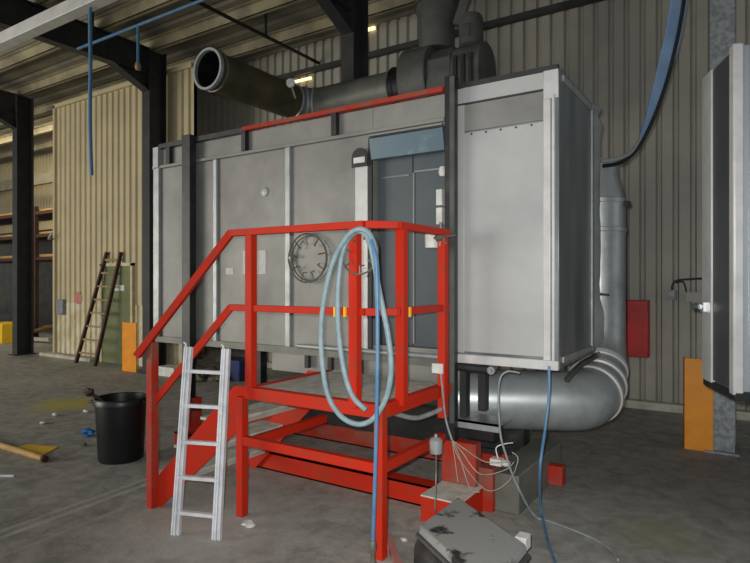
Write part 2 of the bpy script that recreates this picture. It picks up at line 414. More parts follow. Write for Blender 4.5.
# ledge under the top band, top rails
MB().box((bx0-.02, YF-.035, 2.77), (dx1, YF, 2.80)).build('ledge', M['booth'], BO, .004)
MB().beam((X(163), YF-.03, 2.99), (X(247), YF-.03, 2.99), .05, .045).build('top_rail', M['black_steel'], BO)
MB().beam((X(247), YF-.03, 3.0), (X(446), YF-.03, 3.0), .05, .035).build('top_rail', M['red_dusty'], BO)
for px in (247, 337):
    x = X(px); MB().box((x-.025, YF-.05, 2.80), (x+.025, YF, 3.02)).build('lug', M['black_steel'], BO)
x = X(171); MB().box((x-.03, YF-.045, 2.80), (x+.03, YF, 2.98)).build('lug', M['black_steel'], BO)
MB().box((X(157), YF-.05, 2.78), (X(162), YF, 2.99)).build('corner_post', M['galv'], BO)
# doors of the booth
mid = X(413.5, YF+.08)
ld = MB().box((dx0+.01, YF+.07, 1.10), (mid-.004, YF+.10, 2.735)).build('door_leaf', M['door'], BO, .003)
MB().box((dx0+.05, YF+.062, 2.42), (mid-.03, YF+.07, 2.432)).build('panel_bead', M['booth'], ld)
rd = MB().box((mid+.004, YF+.07, 1.10), (dx1-.005, YF+.10, 2.735)).build('door_leaf', M['door'], BO, .003)
MB().box((mid+.004, YF+.06, 1.12), (mid+.016, YF+.07, 2.45)).box((mid+.004, YF+.06, 2.44), (dx1-.01, YF+.07, 2.452)).build('panel_bead', M['booth'], rd)
MB().prism([(dx0, YF-.005, 2.74), (dx0, YF-.06, 2.72), (dx0, YF-.03, 2.56), (dx0, YF+.02, 2.56)], (dx1-dx0, 0, 0)).build('lintel', M['lintel'], BO, .003)
MB().box((dx0, YF-.07, 2.735), (dx1, YF-.0, 2.75)).build('lintel_cap', M['booth'], BO)
hx = X(440, YF)
sw = MB().box((hx-.025, YF-.02, 2.16), (hx+.025, YF+.07, 2.28)).box((hx-.025, YF-.02, 2.02), (hx+.025, YF+.07, 2.145)).build('door_switch', M['white'], BO, .006)
MB().lathe([(.02, 0), (.03, .03), (.02, .07)], (hx+.03, YF-.02, 2.37), 12, (0, 0, 1), True).build('cable_gland', M['white'], BO)
# notices and fittings on the face
def face_card(name, a, c, m, th=.004):
    A_ = onY(a[0], a[1], YF); C_ = onY(c[0], c[1], YF)
    return MB().box((A_.x, YF-th, C_.z), (C_.x, YF, A_.z)).build(name, m, BO)
face_card('notice_sheet', (243, 251), (266, 274), M['paper'])
face_card('small_label', (226, 268), (233.5, 274.5), M['paper'])
c = onY(265, 192, YF)
MB().lathe([(.042, 0), (.042, .012), (.030, .018), (.001, .02)], (c.x, YF, c.z), 20, (0, -1, 0)).build('round_cap', M['booth_pale'], BO)
a = onY(352.5, 168, YF-.032); b = onY(368, 168, YF-.032); top = onY(360, 148, YF-.032).z
w = (b.x-a.x)/2; cx = (a.x+b.x)/2
poly = [(cx-w, YF-.032, a.z), (cx+w, YF-.032, a.z)]+[(cx+w*math.cos(t*PI/10), YF-.032, top-w+w*math.sin(t*PI/10)) for t in range(0, 11)]
ap = MB().prism(poly, (0, -.012, 0)).build('arched_plate', M['black_steel'], BO)
MB().box((cx-w*.7, YF-.05, a.z+.03), (cx+w*.72, YF-.044, a.z+.075)).build('plate_label', M['white'], ap)
# underside
MB().box((bx0, YF-.01, .97), (xs, YF+.06, 1.03)).box((bx0, by1-.08, .95), (bx1-.02, by1-.02, 1.03)).build('bottom_beam', M['dull'], BO)
for px in (307, 330, 357): x = X(px); MB().box((x-.02, YF-.01, .86), (x+.02, YF+.03, .97)).build('bracket', M['dark_steel'], BO)
MB().tube([(X(302), YF-.05, 1.05), (X(446), YF-.05, 1.05)], .02, 10).build('rail_pipe', M['galv'], BO)
MB().box((X(268), 3.90, .80), (xs, 3.94, .975)).build('skirt_plate', M['booth'], BO, .003)
# black portal posts and the red base frame
xr, xl = X(453.5, 3.79), X(191, 3.79)
pr_ = MB().box((xr-.045, 3.735, .47), (xr+.035, YF-.06, 3.06)).build('portal_post', M['black_steel'], BO, .004)
MB().box((xr+.0, 3.726, .60), (xr+.035, 3.735, 3.05)).build('flange_strip', M['fan'], pr_)
MB().box((xl-.06, 3.70, .151), (xl+.10, 3.84, .47)).build('pedestal', M['red_dusty'], BO, .004)
MB().box((xl-.07, 3.735, .47), (xl+.05, YF-.04, 3.03)).build('portal_post', M['black_steel'], BO, .004)
MB().box((xl-.05, 4.7, .17), (xl+.05, 4.8, 1.0)).build('portal_post', M['black_steel'], BO)
def channel(x0, x1, y, h, w=.10):
    return MB().box((x0, y, 0), (x1, y+.012, h)).box((x0, y, h-.012), (x1, y+w, h)).box((x0, y, 0), (x1, y+w, .012))
channel(xl-.06, -1.858, 3.64, .15, .14).build('base_beam', M['red'], BO)
channel(xl-.12, -1.35, 4.64, .17, .12).build('base_beam', M['red_dusty'], BO)
MB().box((xl+.1, 4.60, .171), (-1.55, 4.74, .47)).build('lower_box_beam', M['black_steel'], BO)
# red beam end pointing at the viewer, dusty top
MB().box((-1.857, 3.42, 0), (-1.57, 3.80, .165)).build('beam_end', M['red'], BO, .004)
MB().box((-1.857, 3.42, .165), (-1.57, 3.80, .175)).build('dust_cover', M['dust'], BO)
MB().box((-1.86, 3.74, .175), (-1.60, 3.84, .47)).build('pedestal', M['red_dusty'], BO, .004)
MB().box((-1.55, 3.85, 0), (-1.33, 4.90, .27)).build('side_beam', M['dull'], BO, .01)
MB().box((-1.62, 3.80, 0), (-1.50, 3.95, .30)).build('side_foot', M['red_dusty'], BO, .004)
MB().box((-1.33, 4.52, .02), (-1.22, 4.62, .17)).build('beam_end', M['red_dusty'], BO, .004)
x1 = X(465, 3.9); x2 = X(481.5, 3.95)
MB().box((x1-.025, 3.86, .62), (x1+.025, 3.93, 1.06)).build('hanger', M['dark_steel'], BO)
MB().box((x2-.028, 3.95, .66), (x2+.028, 4.02, 1.02)).build('hanger', M['dark_steel'], BO)
MB().tube([(xr, YF-.03, .99), (X(492), YF-.03, .985)], .03, 10).build('rail_pipe', M['dark_steel'], BO)
MB().lathe([(.028, 0), (.028, .02), (.012, .02), (.012, .04)], (X(494), YF-.04, .985), 14, (0, -1, 0), True).build('bolt_washer', M['galv'], BO)
xa, xb = X(458, 3.82), X(500, 3.82)
MB().box((xa, 3.80, .60), (xb, 4.05, .615)).box((xa, 3.80, .56), (xb, 3.81, .615)).build('shelf_angle', M['galv'], BO)
MB().box((X(466), 3.86, .47), (X(493), 4.05, .598)).build('motor_box', M['black_steel'], BO, .008)
MB().box((X(466), 3.84, .40), (X(500), 3.86, .43)).build('connector_rail', M['black_steel'], BO)

# ------------------------------------------------------------------ red access platform with stairs
YP = 2.83; ZD = .885
xL, xP, xR = onY(251, 281, YP).x, -1.80, -1.80
yB = 3.70
AP = thing('access_platform', 'red welded steel platform with railings and steep stairs in front of the booth', 'platform', ((xL+xP)/2, 3.2, 0))
R_ = M['red']
MB().box((xL, YP, ZD-.012), (xP, yB, ZD)).build('deck', M['dust'], AP)
MB().box((xL-.03, YP-.03, ZD-.075), (xP+.03, YP+.03, ZD+.005)).build('deck_edge', R_, AP, .003)
MB().box((xP-.03, YP+.03, ZD-.075), (xP+.03, yB, ZD+.005)).build('deck_edge', R_, AP, .003)
MB().box((xL-.03, YP+.03, ZD-.075), (xL+.03, yB, ZD+.005)).build('deck_edge', R_, AP, .003)
MB().box((xL+.03, yB-.04, ZD-.075), (xP-.03, yB, ZD-.012)).build('deck_edge', R_, AP, .003)
# legs
def leg(px, xx=None):
    x = xx if xx is not None else X(px, YP-.0)
    return MB().box((x-.0292, YP-.0292, 0), (x+.0292, YP+.0292, ZD-.07)).build('leg', R_, AP, .003)
xl1 = X(242, YP); xl2 = X(380.5, YP)
leg(0, xl1); leg(0, xl2)
# lower ring
zr = .52
MB().box((xl1+.03, YP-.025, zr-.03), (xl2-.03, YP+.025, zr+.03)).build('lower_rail', R_, AP, .003)
MB().box((xL-.02, YP+.03, zr-.03), (xL+.03, 3.63, zr+.03)).build('lower_rail', R_, AP, .003)
MB().box((xl2-.025, YP+.03, zr-.03), (xl2+.025, 3.63, zr+.03)).build('lower_rail', R_, AP, .003)
# posts
zt = ZD+1.05; zm = 1.42
def post(x, y, z0=ZD, z1=zt-.02, w=.0288, name='post'):
    return MB().box((x-w, y-w, z0-.03), (x+w, y+w, z1)).build(name, R_, AP, .003)
xpA = xL+.0; xpB = X(357, YP)
post(xpA, YP); post(xpB, YP-.02)
yS = 3.02
post(xP+.03, yS); post(xP+.03, 3.58, .70)
cr = .14
def rail_path(z, sec, name):
    mb = MB(); w, h = sec
    A_ = Vector((-3.04, YP, z)); C1 = Vector((xP-cr+.03, YP, z)); C2 = Vector((xP+.03, YP+cr, z)); E = Vector((xP+.03, 3.65, z))
    mb.beam(A_, C1, w, h).beam(C1, C2, w, h).beam(C2, E, w, h)
    return mb.build(name, R_, AP, .003)
rail_path(zt, (.05, .045), 'handrail')
rail_path(zm, (.03, .045), 'midrail')
# stair: near side drifts outward towards its foot
foot = onZ(152.5, 507)
MB().box((foot.x-.03, foot.y-.03, 0), (foot.x+.03, foot.y+.03, 1.17)).build('stair_post', M['red_dusty'], AP, .003)
hb = onD(137, 356, 4.1)
MB().beam((-3.03, YP, zt), hb, .05, .05).build('stair_handrail', R_, AP, .003)
MB().beam((-3.03, YP, zm), (foot.x, foot.y, .73), .03, .05).build('stair_midrail', R_, AP, .003)
def stringer(pT, pB):
    pT = Vector(pT); pB = Vector(pB)
    d = Vector((pB.x-pT.x, pB.y-pT.y, 0)); e = d.normalized()
    n_ = Vector((-e.y, e.x, 0))*.012
    P = [pT+e*-.02+Vector((0, 0, ZD)), pT+e*.07+Vector((0, 0, ZD)), pB+e*.03+Vector((0, 0, .16)), pB+e*.03, pB-e*.05, pT-e*.02+Vector((0, 0, ZD-.25))]
    return MB().prism(P, n_).build('stringer', R_, AP, .002)
stringer((-2.92, YP+.02, 0), (foot.x, foot.y+.03, 0))
stringer((-2.92, 3.62, 0), (-3.62, 3.62, 0))
for k in range(3):
    z = (.635, .42, .20)[k]; x1 = -3.05-.20*k
    yn = YP+.03-(YP-foot.y)*min(1, (.28+.2*k)/.68)+.03
    tr = MB().box((x1-.25, yn, z-.02), (x1, 3.615, z)).build('tread', M['dust'], AP, .002)
    MB().box((x1-.012, yn, z-.05), (x1, 3.615, z-.02)).build('tread_edge', M['concrete'], tr)
# socket, wire and clips belong to the post
# electric bits on the railing
c = onY(440, 368, 3.58)
MB().box((c.x-.045, 3.54, c.z-.035), (c.x+.04, 3.59, c.z+.035)).build('junction_box', M['white'], AP, .006)
c = onY(432.5, 240, 3.60)
MB().lathe([(.03, -.06), (.052, -.055), (.055, .03), (.035, .06), (.03, .07)], (c.x, 3.60, c.z), 20, (0, 0, 1), True).build('beacon', M['white'], AP)
c = onY(441, 232, 3.58)
MB().tube([onY(441, 222, 3.56), onY(440, 246, 3.56)], .012, 8).tube([onY(434, 238, 3.56), onY(455, 235, 3.56)], .01, 8).blobby((c.x, 3.56, c.z-.03), .04, (1, .8, 1), .4, 2, 1).tube([onY(438, 228, 3.55), onY(447, 244, 3.55)], .008, 8).build('clamp', M['wire'], AP)
c = onY(436, 445, 3.30)
sn = MB().lathe([(.03, -.055), (.04, -.05), (.042, .03), (.03, .045), (.010, .05), (.010, .07)], c, 18, (0, 0, 1), True).build('hanging_switch', M['galv'], AP)
MB().tube(smooth_path([c+Vector((0, 0, -.055)), c+Vector((0, 0, -.2)), onZ(435, 512, .18)], 6), .005, 6).build('pull_cord', M['wire'], sn)
for px, py in ((335, 312), (345, 312), (410, 312)):
    c = onY(px, py, YP-.035) if px < 400 else onX(px, py, xP+.06)
    MB().box((c.x-.004, c.y-.01, c.z-.03), (c.x+.004, c.y+.01, c.z+.03)).build('cable_tie', M['yellow'], AP)

# wire hoops
def hoop(c, r, ax, name, label, m, npr, tube=.007, ring2=True):
    t = thing(name, label, 'hoop', c, None)
    c = Vector(c); ax = Vector(ax).normalized(); u = Vector((0, 0, 1)); s = ax.cross(u).normalized()
    circ = lambda rr, off: [c+ax*off+(s*math.cos(2*PI*k/40)+u*math.sin(2*PI*k/40))*rr for k in range(40)]
    MB().tube(circ(r, 0), tube, 8, True).build('ring', m, t)
    if ring2: MB().tube(circ(r*.93, .03), tube*.8, 8, True).build('ring', m, t)
    for k in range(npr):
        a = 2*PI*(k+.3)/npr; e = s*math.cos(a)+u*math.sin(a); q = s*-math.sin(a)+u*math.cos(a)
        MB().tube([c+e*r, c+e*(r*.62)+q*.0, c+e*(r*.60)+ax*.03+q*.012], tube*.8, 6).build('prong', m, t)
    return t
c = onY(307, 258, YF-.055)
h1 = hoop(c, .205, (0, 1, 0), 'wire_hoop', 'large wire hoop with inward prongs hanging on the booth face behind the railing', M['wire'], 9)
e = onY(289, 258, YF-.045)
MB().blobby((e.x, YF-.045, e.z), .035, (.5, .5, 1.2), .4, 2, 4).build('hook', M['strip'], h1)
c = onY(359, 252, YP-.09)
hoop(c, .128, (0, 1, 0), 'wire_hoop', 'smaller wire hoop with prongs hung on the platform railing behind the pale hose', M['wire'], 7, .006, False)

# pale hose coil and blue air hose
yh = YP-.14
pts = [(366, 410), (352, 395), (343, 365), (338, 320), (339, 275), (345, 245), (357, 232), (369, 240), (379, 290), (388, 335), (391, 370), (386, 398), (373, 419), (356, 424), (338, 413), (326, 388), (321, 340), (324, 300), (333, 262), (346, 238), (359, 229), (371, 236), (376, 262), (378, 310)]
P = [onY(px, py, yh-.016*math.sin(i*.9)-(.03 if i > 12 else 0)) for i, (px, py) in enumerate(pts)]
tag(MB().tube(smooth_path(P, 7), .0155, 10).build('hose_coil', M['hose']), 'pale blue hose looped in a coil over the platform railing', 'hose')
P = [onY(371, 240, yh-.06), onY(376, 262, yh-.07), onY(377.5, 320, yh-.07), onY(377, 400, yh-.07), onY(375, 480, yh-.07), onY(373, 540, yh-.07)]
t = thing('air_hose', 'straight blue air hose hanging down the railing corner beside the near platform leg', 'hose', P[-1])
MB().tube(smooth_path(P, 8), .011, 10).build('tube', M['blue'], t)
MB().lathe([(.012, 0), (.02, -.01), (.02, -.05), (.013, -.06), (.013, -.11), (.018, -.115), (.018, -.13)], P[-1], 14, (0, 0, 1), True).build('coupling', M['wire'], t)

# ------------------------------------------------------------------ ducts
def seam(mb, c, ax, r, w=.02):
    return mb.lathe([(r, -w/2), (r+.014, -w/3), (r+.014, w/3), (r, w/2)], c, 36, ax)
# duct under and behind the booth's right end
h0, h1_, v0 = onD(447, 398, 4.60), onD(570, 400.5, 4.50), onD(598, 322, 5.15)
path = [h0.lerp(h1_, k/6) for k in range(7)]
d1 = (h1_-h0).normalized(); L_ = .24
b1 = h1_+d1*L_; b2 = v0-Vector((0, 0, .56))
el = []
for k in range(1, 13):
    t = k/12; el.append(h1_*(1-t)**3+b1*3*t*(1-t)**2+b2*3*t*t*(1-t)+v0*t**3)
path += el
vt = Vector((v0.x, v0.y, 2.32))
path += [v0.lerp(vt, k/5) for k in range(1, 6)]
VD = thing('elbow_duct', 'round galvanised duct turning from under the booth up its right side', 'duct', (v0.x, v0.y, .4))
MB().tube(path, .228, 36).build('pipe', M['galv_duct'], VD)
for k in (3, 5, 7):
    i = k; c = el[i]; ax = (el[min(i+1, 11)]-el[i-1]).normalized()
    seam(MB(), c, ax, .228, .06).build('seam_ring', M['strip'], VD)
for z, rr in ((2.05, .222), (2.30, .222)):
    seam(MB(), (v0.x, v0.y, z), (0, 0, 1), rr, .05).build('seam_ring', M['galv_duct'], VD)
MB().lathe([(.222, 0), (.21, .06), (.17, .20), (.16, .34), (.001, .34)], vt, 32).build('reducer', M['galv_duct'], VD)
MB().beam(onD(590, 293, 4.74), onD(609, 295, 4.74), .03, .02).build('pipe_clip', M['dark_steel'], VD)
MB().beam((v0.x+.2, v0.y-.04, 2.28), (v0.x+.27, v0.y-.06, 2.26), .03, .05).build('clamp_screw', M['dark_steel'], VD)

# open ended duct over the roof
UD, ZD2, RD = -5.0, 3.93, .215
RDU = thing('roof_duct', 'large round open-ended duct above the booth roof turning towards the fan', 'duct', (UD, 5.0, ZD2-RD))
yo = 4.34; ye = 5.72
MB().lathe([(RD-.01, .0), (RD, .0), (RD, ye-yo), (RD-.01, ye-yo), (RD-.01, 0)], (UD, yo, ZD2), 40, (0, 1, 0)).build('open_pipe', M['olive_duct'], RDU)
MB().lathe([(RD-.012, .005), (RD-.012, ye-yo)], (UD, yo, ZD2), 40, (0, 1, 0)).build('shade_sleeve', M['black_rubber'], RDU)  # black sleeve standing in for the shade inside the open duct
MB().lathe([(RD-.014, -.02), (RD+.013, -.02), (RD+.013, .02), (RD-.014, .02), (RD-.014, -.02)], (UD, yo, ZD2), 40, (0, 1, 0)).build('rim', M['galv'], RDU)
seam(MB(), (UD, yo+.09, ZD2), (0, 1, 0), RD, .03).build('clamp_band', M['wire'], RDU)
pp = [Vector((UD, ye, ZD2))]
for k in range(1, 9):
    a = k/8*PI/2; pp.append(Vector((UD+.30*(1-math.cos(a)), ye+.30*math.sin(a), ZD2)))
pp += [Vector((UD+.30+k*.27, ye+.30, ZD2)) for k in range(1, 5)]
MB().tube(pp, RD, 36, caps=False).build('elbow_pipe', M['dull'], RDU)
for k in (0, 3, 6): seam(MB(), pp[k], (pp[k+1]-pp[max(k-1, 0)]).normalized(), RD, .03).build('seam_ring', M['galv'], RDU)
c = onD(291, 84, 6.8)
MB().lathe([(.045, 0), (.055, .02), (.05, .05), (.001, .055)], c, 18, FW*-1).tube([c, c+FW*.35+Vector((0, 0, -.05))], .012, 6).build('inspection_cap', M['white'], RDU)
# fan
fy = ye+.30
FA = thing('extraction_fan', 'dark extraction fan with motor and exhaust stack behind the booth roof', 'fan', (-3.0, fy, 0))
MB().lathe([(RD+.0, 0), (RD+.035, .03), (RD+.02, .07), (RD+.04, .11), (RD+.02, .15), (RD+.03, .19)], (-3.62, fy, ZD2), 32, (1, 0, 0), True).build('flexible_collar', M['black_rubber'], FA)
sc = []
for k in range(25):
    a = 2*PI*k/24; r = .33+.10*(k/24)
    sc.append((-3.43, fy+r*math.cos(a)*.8, ZD2+.05+r*math.sin(a)))
MB().prism(sc[:-1], (.36, 0, 0)).build('scroll_casing', M['fan'], FA, .012)
MB().prism([(-3.07, fy-.25, 3.7), (-3.07, fy+.25, 3.7), (-3.07, fy+.25, 4.22), (-3.07, fy-.12, 4.22), (-3.07, fy-.25, 4.08)], (.30, 0, 0)).build('bearing_box', M['fan'], FA, .01)
ho = [(-2.77+.0, fy-.26*math.cos(t*PI/12), 3.95+.28*math.sin(t*PI/12)) for t in range(13)]+[(-2.77, fy+.26, 3.6), (-2.77, fy-.26, 3.6)]
cw = MB().prism(ho, (.34, 0, 0)).build('motor_cowl', M['fan'], FA, .012)
for k in range(3): MB().box((-2.72+k*.09, fy-.285, 3.65), (-2.68+k*.09, fy-.255, 4.05)).build('louvre', M['black_rubber'], cw)
mo = MB().lathe([(.10, 0), (.135, .02), (.135, .30), (.11, .36), (.001, .38)], (-2.62, fy-.02, 4.20), 28).build('motor', M['fan'], FA)
MB().box((-2.66, fy-.17, 4.28), (-2.58, fy-.13, 4.42)).build('rating_plate', M['chrome'], mo)
MB().lathe([(.21, 0), (.21, .42), (.24, .45), (.24, .52), (.26, .52), (.26, 1.4)], (-3.08, fy+.04, 4.28), 32, (0, 0, 1), True).build('exhaust_stack', M['fan'], FA)
MB().beam((-2.80, fy, 4.5), (-2.55, fy+.1, 5.3), .10, .10).build('cable_duct', M['fan'], FA)
for x in (-3.40, -2.5):
    for y in (fy-.22, fy+.22):
        MB().box((x-.03, y-.03, 0), (x+.03, y+.03, 3.66)).build('support_leg', M['dark_steel'], FA)
MB().box((-3.45, fy-.26, 3.56), (-2.44, fy+.26, 3.62)).build('base_frame', M['dark_steel'], FA)

# ------------------------------------------------------------------ silver cabinet at right (second unit, turned)
n0 = onD(735, 42, 3.40); f0 = onD(703, 76, 3.94)
zb, ztp = .93, 3.0
ev = Vector((f0.x-n0.x, f0.y-n0.y, 0)); W_ = ev.length; ev.normalize(); eu = Vector((ev.y, -ev.x, 0))
if eu.dot(RT) < 0: eu = -eu
base = Vector((n0.x, n0.y, 0))
CB = thing('silver_cabinet', 'tall silver insulated cabinet section raised above the floor at right edge', 'cabinet', base+ev*W_/2+eu*.6)
def loc_box(u0, u1, v0_, v1, z0, z1):
    q = lambda u, v, z: base+eu*u+ev*v+Vector((0, 0, z))
    return [q(u0, v0_, z0), q(u1, v0_, z0), q(u1, v1, z0), q(u0, v1, z0), q(u0, v0_, z1), q(u1, v0_, z1), q(u1, v1, z1), q(u0, v1, z1)]
M['cab'] = mat('cabinet_silver', (176, 182, 186), .38, .5, (158, 165, 170), 2.0, (.4, .7), stretch=(1, 1, .3))
M['cab_dark'] = mat('cabinet_dark_panel', (72, 75, 78), .38, .3, (88, 90, 92), 2.0, (.4, .7), stretch=(1, 1, .2))
MB().hexa(loc_box(.012, 1.3, .01, W_-.01, zb+.02, ztp-.01)).build('body', M['cab'], CB, .006)
MB().hexa(loc_box(.002, .012, .06, W_-.14, zb+.03, ztp-.03)).build('side_panel', M['cab_dark'], CB, .003)
MB().hexa(loc_box(-.008, .05, W_-.18, W_, zb+.01, ztp-.02)).build('edge_profile', M['strip'], CB, .008)
MB().hexa(loc_box(-.008, .05, 0, .075, zb, ztp)).build('edge_profile', M['strip'], CB, .01)
MB().hexa(loc_box(.08, 1.3, -.012, .01, zb+.0, ztp)).build('front_panel', M['cab'], CB, .006)
MB().hexa(loc_box(0, 1.3, 0, W_, zb-.03, zb+.02)).build('bottom_frame', M['black_steel'], CB, .004)
lt = MB().hexa(loc_box(-.03, -.008, W_-.10, W_-.02, 1.40, 1.46))
lt.tube([base+ev*(W_-.04)+eu*-.03+Vector((0, 0, 1.43)), base+ev*(W_+.05)+eu*-.05+Vector((0, 0, 1.43))], .018, 10)
lt.build('latch', M['chrome'], CB)
for u in (.60, 1.22):
    for v in (.06, W_-.06):
        MB().hexa(loc_box(u-.03, u+.03, v-.03, v+.03, 0, zb-.03)).build('leg', M['dark_steel'], CB)

# ------------------------------------------------------------------ things on the back wall
a, c = onY(622, 300, 7.9), onY(648.5, 358, 7.9)
rc = MB().box((a.x-.05, 7.86, c.z), (c.x, 8.04, a.z)).build('wall_cabinet', M['red_plain'], bevel=.006)
tag(rc, 'plain red box fixed to the grey corrugated wall beside the vertical duct', 'cabinet')
a, c = onY(668, 290, 7.95), onY(676, 300, 7.95)
t = thing('conduit_run', 'grey conduit with a small switch box on the wall left of the silver cabinet', 'conduit', (a.x, 7.98, c.z))
MB().box((a.x, 7.94, c.z), (c.x, 8.04, a.z)).build('switch_box', M['galv_column'], t, .004)
P = [onY(672, 290, 8.0), onY(673, 284, 8.0), onY(680, 280, 8.0), onY(712, 278, 8.0)]
MB().tube(smooth_path(P, 6), .012, 8).tube(smooth_path([onY(676, 283, 8.01), onY(683, 282, 8.01), onY(686, 290, 8.01), onY(686, 297, 8.01)], 5), .01, 8).build('pipe', M['dark_steel'], t)
a, c = onY(685, 292, 7.95), onY(712, 303, 7.95)
MB().box((a.x, 7.97, c.z), (c.x, 8.04, a.z)).build('trunking', M['grey_wall'], t, .004)

# ------------------------------------------------------------------ overhead lines
a, c = onY(0, 41, 3.46), onY(105, -4, 3.46); zt_ = (a.z+c.z)/2
t = thing('cable_trunking', 'pale grey overhead trunking crossing the top left corner', 'trunking', (-6, 3.46, zt_))
MB().box((-11.5, 3.39, zt_-.07), (-2.6, 3.53, zt_+.07)).build('channel', M['strip'], t, .006)
for x in (-10.5, -3.0): MB().tube([(x, 3.46, zt_), (x, 3.46, 5.84)], .008, 6).build('hanger_rod', M['dark_steel'], t)
P = [onY(90, 8, 3.46), onY(90.5, 60, 3.46), onY(90, 120, 3.46), onY(91.5, 175, 3.46)]
P[0].z = zt_-.07
tag(MB().tube(smooth_path(P, 6), .019, 10).build('hanging_hose', M['blue']), 'bright blue hose hanging straight down from the overhead trunking at left', 'hose')
a = onZ(140, 24.5, 5.12)
t = thing('compressed_air_pipe', 'thin blue pipe running under the roof at upper left', 'pipe', (-7, a.y, 5.12))
MB().tube([(-8.55, a.y, 5.12), (-3.5, a.y, 5.12)], .022, 10).build('pipe', M['blue'], t)
b = onY(138, 40, a.y)
MB().tube([(b.x, a.y, 5.12), (b.x, a.y, onY(138, 64, a.y).z)], .02, 8).build('drop_pipe', M['blue'], t)
MB().lathe([(.03, 0), (.045, .04), (.03, .10)], (b.x, a.y, onY(138, 70, a.y).z), 10, (0, 0, 1), True).build('valve', M['rung'], t)
for x in (-8.2, -4.8): MB().box((x-.015, a.y-.04, 5.12), (x+.015, a.y+.04, 5.84)).build('clip', M['dark_steel'], t)
t = thing('roof_conduit', 'thin black conduit running under the roof towards the back wall', 'conduit', (-6.4, 5.5, 5.45))
MB().tube([(-6.4, 3.5, 5.45), (-6.4, 8.04, 5.45)], .028, 8).build('pipe', M['black_rubber'], t)
for y in (4.5, 6.7): MB().box((-6.415, y-.02, 5.45), (-6.385, y+.02, 5.84)).build('clip', M['dark_steel'], t)

# wide blue hose loop at right, with black cable
cl = [(690, -219), (688, -120), (683, -40), (679, 0), (672, 40), (661, 80), (649, 118), (640, 140)]
t = thing('flat_hose', 'wide blue flat hose with black cable sweeping down to the duct at right', 'hose', onD(602, 163, 5.0))
pts = [onD(px, py, 5.0+.1*i) for i, (px, py) in enumerate(cl)]
pts = smooth_path(list(reversed([onD(px, py, 4.9) for px, py in cl])), 6)
mb = MB(); prev = None
for i, p in enumerate(pts):
    w = .012+.058*min(1, i/16); s = RT*w
    cur = [mb.b.verts.new(q) for q in (p-s-FW*.012, p+s-FW*.012, p+s+FW*.012, p-s+FW*.012)]
    if prev:
        for q in range(4): mb.b.faces.new((prev[q], prev[(q+1) % 4], cur[(q+1) % 4], cur[q]))
    else: mb.b.faces.new(cur)
    prev = cur
mb.b.faces.new(prev[::-1]); mb.build('flat_tube', M['blue_flat'], t, .006)
P = [onD(694, -219, 4.88), onD(692, -120, 4.88), onD(688, -40, 4.88), onD(684, 0, 4.88), onD(677, 40, 4.88), (onD(666, 84, 4.88)), onD(652, 122, 4.88), onD(638, 148, 4.88), onD(622, 162, 4.86), onD(603, 166, 4.84)]
MB().tube(smooth_path(P, 7), .016, 8).build('cable', M['black_rubber'], t)
P = [onD(640, 140, 4.9), onD(630, 153, 4.87), onD(616, 159, 4.86), onD(601, 161, 4.84)]
MB().tube(smooth_path(P, 7), .017, 8).build('cable', M['galv'], t)

# ------------------------------------------------------------------ ladders
def wl():
    A0, A1 = onZ(76, 363), onZ(95, 366)
    B0, B1 = onY(107, 252, 6.73), onY(121, 252, 6.73)
    t = thing('wooden_ladder', 'old brown wooden ladder leaning on the cream wall beside the green door', 'ladder', (A0+A1)/2)
    MB().beam(A0, B0, .05, .06, (0, 1, 0)).build('rail', M['old_wood'], t)
    MB().beam(A1, B1, .05, .06, (0, 1, 0)).build('rail', M['old_wood'], t)
    for k in range(8):
        f = (k+.8)/8.4
        MB().beam(A0.lerp(B0, f), A1.lerp(B1, f), .03, .035).build('rung', M['rung'], t)
wl()
def al():
    A0, A1 = onZ(176, 535), onZ(217, 540)
    B0, B1 = onD(189, 347, 3.92), onD(226.5, 349, 3.92)
    t = thing('aluminium_ladder', 'short bare aluminium ladder leaning on the red stair railing', 'ladder', (A0+A1)/2)
    across = (A1-A0).normalized()
    for A_, B_ in ((A0, B0), (A1, B1)):
        d = (B_-A_).normalized(); nrm = across.cross(d).normalized()
        s = across*.024
        mb = MB()
        mb.beam(A_-s*.0, B_-s*.0, .006, .05, nrm).beam(A_-s, B_-s, .008, .03, nrm).beam(A_+s*.9, B_+s*.9, .008, .03, nrm)
        mb.beam(A_-s*.5, B_-s*.5, .05, .006, nrm)
        mb.build('rail', M['alu'], t)
        MB().tube([B_-s, B_-s+Vector((0, 0, .02)), B_-s*1.6+Vector((0, 0, .03))], .007, 8).build('hook', M['alu'], t)
    for k in range(5):
        f = (.115, .295, .48, .675, .865)[k]
        MB().beam(A0.lerp(B0, f), A1.lerp(B1, f), .03, .022).build('rung', M['alu'], t)
al()

# ------------------------------------------------------------------ bin and floor clutter
c = onZ(121, 458.5)
BN = thing('plastic_bin', 'round black plastic bin standing on the floor left of the stairs', 'bin', c)
MB().lathe([(.001, .0), (.185, .0), (.192, .015), (.215, .50), (.232, .505), (.232, .545), (.222, .56), (.21, .555), (.205, .5), (.18, .03), (.001, .03)], c, 40).build('tub', M['bin'], BN)
for s in (-1, 1):
    MB().tube(smooth_path([c+RT*(s*.222)+FW*-.06+Vector((0, 0, .525)), c+RT*(s*.265)+FW*-.04+Vector((0, 0, .52)), c+RT*(s*.265)+FW*.04+Vector((0, 0, .52)), c+RT*(s*.222)+FW*.06+Vector((0, 0, .525))], 4), .010, 8).build('handle', M['bin'], BN)
q = onD(108, 406, c.dot(FW)-.218)
MB().lathe([(.006, 0), (.004, .004), (.001, .005)], q, 10, -FW).build('rivet', M['white'], BN)
d = c.dot(FW)
mb = MB().tube([onD(112, 410, d-.02), onD(98, 398, d-.04), onD(93, 395, d-.045), onD(88, 391.5, d-.05)], .016, 10)
